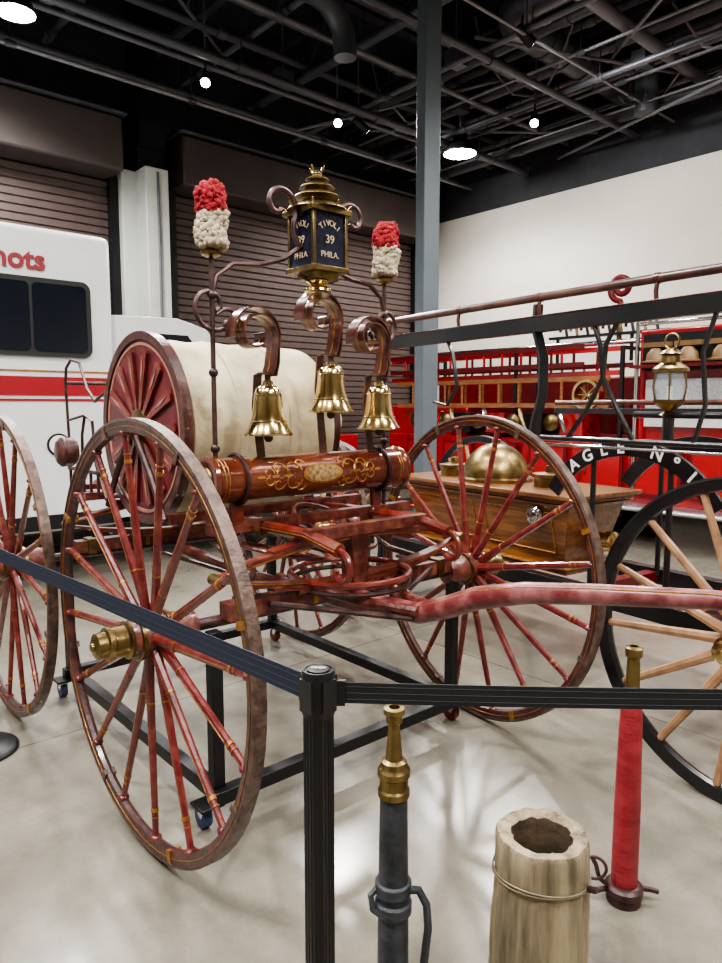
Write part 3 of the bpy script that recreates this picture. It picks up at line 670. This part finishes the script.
# ------------------------------------------------------------------ foreground nozzles & bucket
b=MB()
prof=[(.05,0),(.056,.015),(.05,.03),(.040,.04),(.0385,.10),(.037,.30),(.0355,.40),(.033,.58)]
b.lathe(prof,(0,0,0),(0,0,1),LEATH,28)
b.lathe([(.033,.575),(.038,.58),(.038,.595),(.034,.60),(.034,.625),(.039,.63),(.039,.645),(.035,.65),(.032,.655),(.030,.665),(.021,.67),(.017,.71),(.0135,.75),(.0135,.755),(.019,.76),(.020,.778),(.025,.782),(.025,.795),(.013,.797),(.011,.78)],(0,0,0),(0,0,1),BRASSD,28)
b.lathe([(.039,.28),(.045,.285),(.045,.31),(.040,.315)],(0,0,0),(0,0,1),LEATH,28); b.lathe([(.039,.33),(.044,.335),(.044,.36),(.039,.365)],(0,0,0),(0,0,1),LEATH,28)
b.tube([(.03,-.01,.345),(.06,-.02,.35),(.078,-.03,.32),(.082,-.03,.26),(.072,-.03,.16),(.05,-.02,.10),(.035,-.01,.07)],.010,LEATH,10)
b.tube([(-.035,0,.345),(-.055,-.01,.33),(-.05,-.02,.30),(-.035,-.02,.29)],.008,LEATH,8)
for k in range(5): b.torus((0,0,.345+.004*k),(0,0,1),.040,.003,LEATH,24,6)
b.obj('brass_hose_nozzle',loc=(.078,1.575,0))
b=MB()
b.lathe([(.05,0),(.052,.012),(.05,.025),(.056,.03),(.056,.05),(.05,.055),(.042,.06)],(0,0,0),(0,0,1),IRON,28)
b.lathe([(.038,.058),(.039,.07),(.038,.30),(.033,.55),(.030,.62)],(0,0,0),(0,0,1),REDH,28)
b.lathe([(.030,.62),(.028,.63),(.023,.64),(.020,.70),(.018,.765),(.024,.77),(.025,.795),(.018,.80),(.012,.80),(.010,.78)],(0,0,0),(0,0,1),BRASSD,28)
for s in(-1,1):
    b.tube([(s*.05,0,.04),(s*.085,-.01,.04),(s*.1,-.01,.035)],.008,IRON,8)
b.tube([(-.05,0,.05),(-.08,-.01,.08),(-.095,-.02,.13),(-.105,-.02,.15)],.007,IRON,8); b.torus((-.1,-.02,.12),(.3,1,0),.035,.005,IRON,20)
b.obj('red_hose_nozzle',loc=(.80,1.985,0))
b=MB()
ns=8
def topw(a): return .008*noise.noise(V((math.cos(a)*3,math.sin(a)*3,2)))
def fb(i,a,r,h):
    g=abs(math.sin(a*ns/2+.4*math.sin(a)))**.3
    n=noise.noise(V((math.cos(a)*3,math.sin(a)*3,h*5)))
    r=r-.007*(1-g)+.005*n
    if h>.40: h=h+topw(a)
    return r,h
b.lathe([(.105,0),(.118,.01),(.121,.06),(.122,.12),(.120,.20),(.118,.26),(.117,.32),(.116,.38),(.115,.42),(.110,.432),(.092,.433),(.076,.425)],(0,0,0),(0,0,1),LOG,128,fn=fb,cap=False)
b.lathe([(.077,.426),(.070,.405),(.066,.3),(.064,.12),(1e-5,.12)],(0,0,0),(0,0,1),LOGD,128,fn=lambda i,a,r,h:(fb(0,a,r,h) if i==0 else (r*(1+.04*math.sin(a*3+1)),h)),cap=False)
for z,rr in((.335,.1195),(.341,.119),(.06,.1235)): 
    b.tube([((rr)*math.cos(t*2*pi/40),(rr)*math.sin(t*2*pi/40),z+.006*math.sin(t*2*pi/40*2+z*90)) for t in range(40)],.0028,ROPE,6,closed=True)
b.cyl((.095,-.075,.335),(.112,-.088,.34),.008,IRON,n=8)
b.obj('wooden_bucket',loc=(.455,1.655,0),ang=30)

# ------------------------------------------------------------------ white crew truck
T=empty('white_crew_truck',(0,0,0),RA)
b=MB(); FY=5.92
b.box((-.1,FY+1.1,1.68),(5.08,2.2,2.44),WHITE)
b.obj('body',T,bevel=.06)
b=MB()
f=FY-.004
def rrect(x0,x1,z0,z1,r,n=5):
    pts=[]
    for cx_,cz_,a0 in((x1-r,z1-r,0),(x0+r,z1-r,pi/2),(x0+r,z0+r,pi),(x1-r,z0+r,1.5*pi)):
        for k in range(n+1): pts.append((cx_+r*math.cos(a0+k*pi/2/n),cz_+r*math.sin(a0+k*pi/2/n)))
    return pts
for(x0,x1)in((1.30,2.24),(-.4,.6),(-2.2,-1.2)):
    b.prism([(x,f,z) for x,z in rrect(x0,x1,1.89,2.50,.07)],(0,-.02,0),RUB)
    for u0,u1 in((x0+.04,(x0+x1)/2-.012),((x0+x1)/2+.012,x1-.04)): b.prism([(x,f-.018,z) for x,z in rrect(u0,u1,1.93,2.46,.04)],(0,-.008,0),GLASS)
b.box((-.1,f,1.655),(5.0,.01,.15),STR); b.box((-.1,f,1.545),(5.0,.008,.018),STR); b.box((-.1,f,1.775),(5.0,.008,.012),GOLD)
for x in(.9,.1,-1.0): b.box((x,f,1.6),(.012,.008,2.1),RUB)
b.box((-.1,f,.55),(5.0,.02,.12),BLKM)
b.lathe([(1e-5,.012),(.09,.012),(.095,0)],(1.94,f,1.18),(0,-1,0),BLKM,28); b.lathe([(1e-5,.015),(.075,.015),(.08,.01)],(1.94,f,1.18),(0,-1,0),WLET,28); b.lathe([(1e-5,.018),(.045,.018)],(1.94,f,1.18),(0,-1,0),GOLD,5)
b.obj('trim_and_windows',T)
text('side_lettering','Hotshots',(1.90,f-.006,2.63),(1,0,0),(0,0,1),.22,RLET,T,.002,align='RIGHT',bold=.006)
b=MB()
b.prism([(2.42,FY+.15,.5),(2.42,FY+.15,2.28),(3.1,FY+.15,2.30),(3.4,FY+.15,2.22),(3.85,FY+.15,1.65),(4.7,FY+.15,1.5),(4.85,FY+.15,1.3),(4.85,FY+.15,.5)],(0,1.9,0),WHITE)
b.prism([(2.75,FY+.14,1.6),(2.75,FY+.14,2.15),(3.2,FY+.14,2.15),(3.65,FY+.14,1.6)],(0,.01,0),GLASS)
b.obj('cab',T,bevel=.05)
b=MB()
for x in(4.2,-.9,-1.75):
    for y in(FY+.2,FY+1.9):
        b.lathe([(.2,-.12),(.42,-.12),(.46,-.08),(.46,.08),(.42,.12),(.2,.12)],(x,y,.46),(0,1,0),RUB,32); b.lathe([(1e-5,-.1),(.22,-.1),(.24,-.05),(.24,.1),(1e-5,.1)],(x,y,.46),(0,1,0),CHR,24)
    b.cyl((x,FY+.2,.46),(x,FY+1.9,.46),.05,BLKM)
b.box((1,FY+1.1,.5),(6.6,.9,.16),BLKM)
b.obj('wheels_and_chassis',T)

# ------------------------------------------------------------------ antique ladder truck behind
F=empty('antique_fire_truck',(0,0,0),RA)
FX=7.24
b=MB()
b.box((FX+.95,5.0,.75),(1.8,5.2,.7),FRED)
b.box((FX+.95,6.9,1.25),(1.7,1.5,.5),FRED)
b.box((FX+.95,5.0,1.45),(.3,4.6,.8),FREDD)
b.box((FX+.95,3.15,1.45),(1.8,1.15,1.7),FRED)
b.box((FX+.95,1.7,1.0),(1.8,1.9,1.1),FRED)
b.box((FX+.95,4.9,1.12),(1.5,3.0,.06),FREDD)
b.box((FX-.12,4.6,.42),(.35,5.4,.05),DIAM)
b.obj('body',F,bevel=.03)
b=MB()
for y in(2.85,3.45,4.1,4.8,5.5,6.2,6.9): 
    b.box((FX-.004,y,.78),(.02,.52,.5),FREDD); b.box((FX-.016,y,.78),(.012,.46,.44),FRED); b.box((FX-.03,y+.18,.78),(.03,.02,.1),CHR)
b.box((FX-.01,3.15,2.05),(.03,1.0,.38),BLKM)
for k in range(3):
    y=2.8+.33*k
    b.lathe([(.15,0),(.155,.015),(.10,.03),(.09,.10),(.05,.15),(1e-5,.16)],(FX-.12,y,1.93),(0,0,1),HAT,20)
    b.box((FX-.1,y,2.12),(.1,.27,.05),HAT)
b.box((FX-.12,3.15,1.9),(.28,1.05,.03),FREDD); b.box((FX-.02,3.15,1.62),(.02,.9,.3),DIAM); b.box((FX-.03,3.15,1.35),(.02,.9,.14),WHITE)
for y in(2.6,3.7): b.cyl((FX-.05,y,.5),(FX-.05,y,2.35),.022,CHR)
b.cyl((FX-.05,2.6,2.35),(FX-.05,3.7,2.35),.02,CHR)
for y in(3.9,5.3,6.9):
    b.bar((FX+.02,y,1.1),(FX+.02,y,2.15),.04,.04,BLKM,up=(1,0,0)); b.bar((FX+.5,y,1.1),(FX+.5,y,2.15),.04,.04,BLKM,up=(1,0,0)); b.bar((FX+.02,y,2.13),(FX+.5,y,2.13),.04,.04,BLKM)
b.cyl((FX+.1,3.7,2.2),(FX+.1,7.4,2.2),.03,CHR)
b.lathe([(.14,-.05),(.17,-.05),(.17,.05),(.14,.05)],(FX-.08,4.25,1.62),(1,0,0),BRASS,28,closed=True); b.lathe([(1e-5,0),(.05,.02)],(FX-.08,4.25,1.62),(1,0,0),BRASS,16)
for k in range(8):
    a=k*pi/4; b.cyl((FX-.08,4.25,1.62),(FX-.08,4.25+.15*math.cos(a),1.62+.15*math.sin(a)),.008,BRASS,n=6)
for k in range(5):
    y=4.5+.55*k
    b.tube([(FX-.12,y,1.2),(FX-.14,y+.05,1.35),(FX-.10,y+.1,1.45)],.03,BRASSD if k%2 else CHR,10)
    b.box((FX+.2,y,1.28),(.4,.3,.25),BLKM if k%2 else FRED)
    b.lathe([(.03,0),(.09,.03),(.10,.09),(.05,.12)],(FX-.02,y+.2,1.3),(-1,0,0),BRASSD,18)
b.obj('fittings',F)
b=MB()
def ladder(xo,y0,y1,z0,z1,m1,m2):
    for z in(z0,z1): b.bar((xo,y0,z),(xo,y1,z),.035,.055,m1)
    n=int((y1-y0)/.28)
    for k in range(1,n): 
        y=y0+(y1-y0)*k/n; b.cyl((xo,y,z0),(xo,y,z1),.017,m2,n=8)
ladder(FX-.06,4.0,7.3,1.5,1.80,WOOD,WOOD); ladder(FX+.02,3.9,7.5,1.86,2.12,FRED,FREDD); ladder(FX+.25,3.9,7.5,1.5,1.95,FREDD,WOOD); ladder(FX-.10,4.3,7.4,1.96,2.16,FREDD,FRED)
b.obj('ladders',F)
b=MB()
for y in(1.7,4.6,6.6):
    for x in(FX+.15,FX+1.75):
        b.lathe([(.36,-.09),(.44,-.09),(.47,-.05),(.47,.05),(.44,.09),(.36,.09)],(x,y,.47),(1,0,0),RUB,32,closed=True)
        b.lathe([(1e-5,-.08),(.08,-.08),(.09,-.02),(.34,.0),(.37,-.05),(.37,.05)],(x,y,.47),(1,0,0),FREDD,28)
b.obj('wheels',F)
b=MB()
o=V((FX+.3,4.1,0))
b.tube([o+V((0,0,2.2)),o+V((0,.02,2.5)),o+V((0,0,2.66))],.03,BRASSD,10)
b.tube([o+V((0,0,2.64))]+spiral(o+V((0,0,2.82)),(0,1,0),(0,0,1),.15,.05,-1.5,6.4,30),.036,FREDD,10)
for k in range(9): b.tube([o+V((0,-.45+.14*k,2.3)),o+V((0,-.42+.14*k,2.44)),o+V((0,-.36+.14*k,2.46)),o+V((0,-.35+.14*k,2.38))],.018,BRASSD if k%2 else BLKM,8)
b.bar(o+V((0,-.6,2.31)),o+V((0,.9,2.31)),.1,.03,BLKM)
for yy in(-.15,.8): b.bar(o+V((0,yy,2.0)),o+V((0,yy,2.31)),.03,.03,BLKM,up=(1,0,0))
b.obj('gooseneck_scroll',F)

b=MB()
b.box((0,0,.55),(.5,1.3,1.1),FRED)
for k in range(4): b.box((-.26,-.48+.32*k,.6),(.02,.28,.8),FREDD)
for k in range(3):
    b.lathe([(.05,-.03),(.17,-.03),(.18,0),(.17,.03),(.05,.03)],(0,-.4+.4*k,1.28),(1,0,0),CANVAS,28)
b.obj('equipment_cabinet',loc=room(6.2,8.0),rz=RA,bevel=.01)

# ------------------------------------------------------------------ world + camera
w=bpy.data.worlds.new('world'); sc.world=w; w.use_nodes=True
bg=w.node_tree.nodes['Background']; bg.inputs[0].default_value=(.8,.85,1,1); bg.inputs[1].default_value=.15
cam=bpy.data.cameras.new('camera'); co=bpy.data.objects.new('camera',cam); COL.objects.link(co)
co.location=(0,0,1.5); co.rotation_euler=(math.radians(90-6.2),0,0)
cam.sensor_fit='VERTICAL'; cam.sensor_height=36; cam.lens=700/963*36; cam.clip_start=.05
sc.camera=co
try:
    sc.view_settings.view_transform='AgX'; sc.view_settings.look='AgX - Medium High Contrast'; sc.view_settings.exposure=.3
except Exception as ex: print(ex)
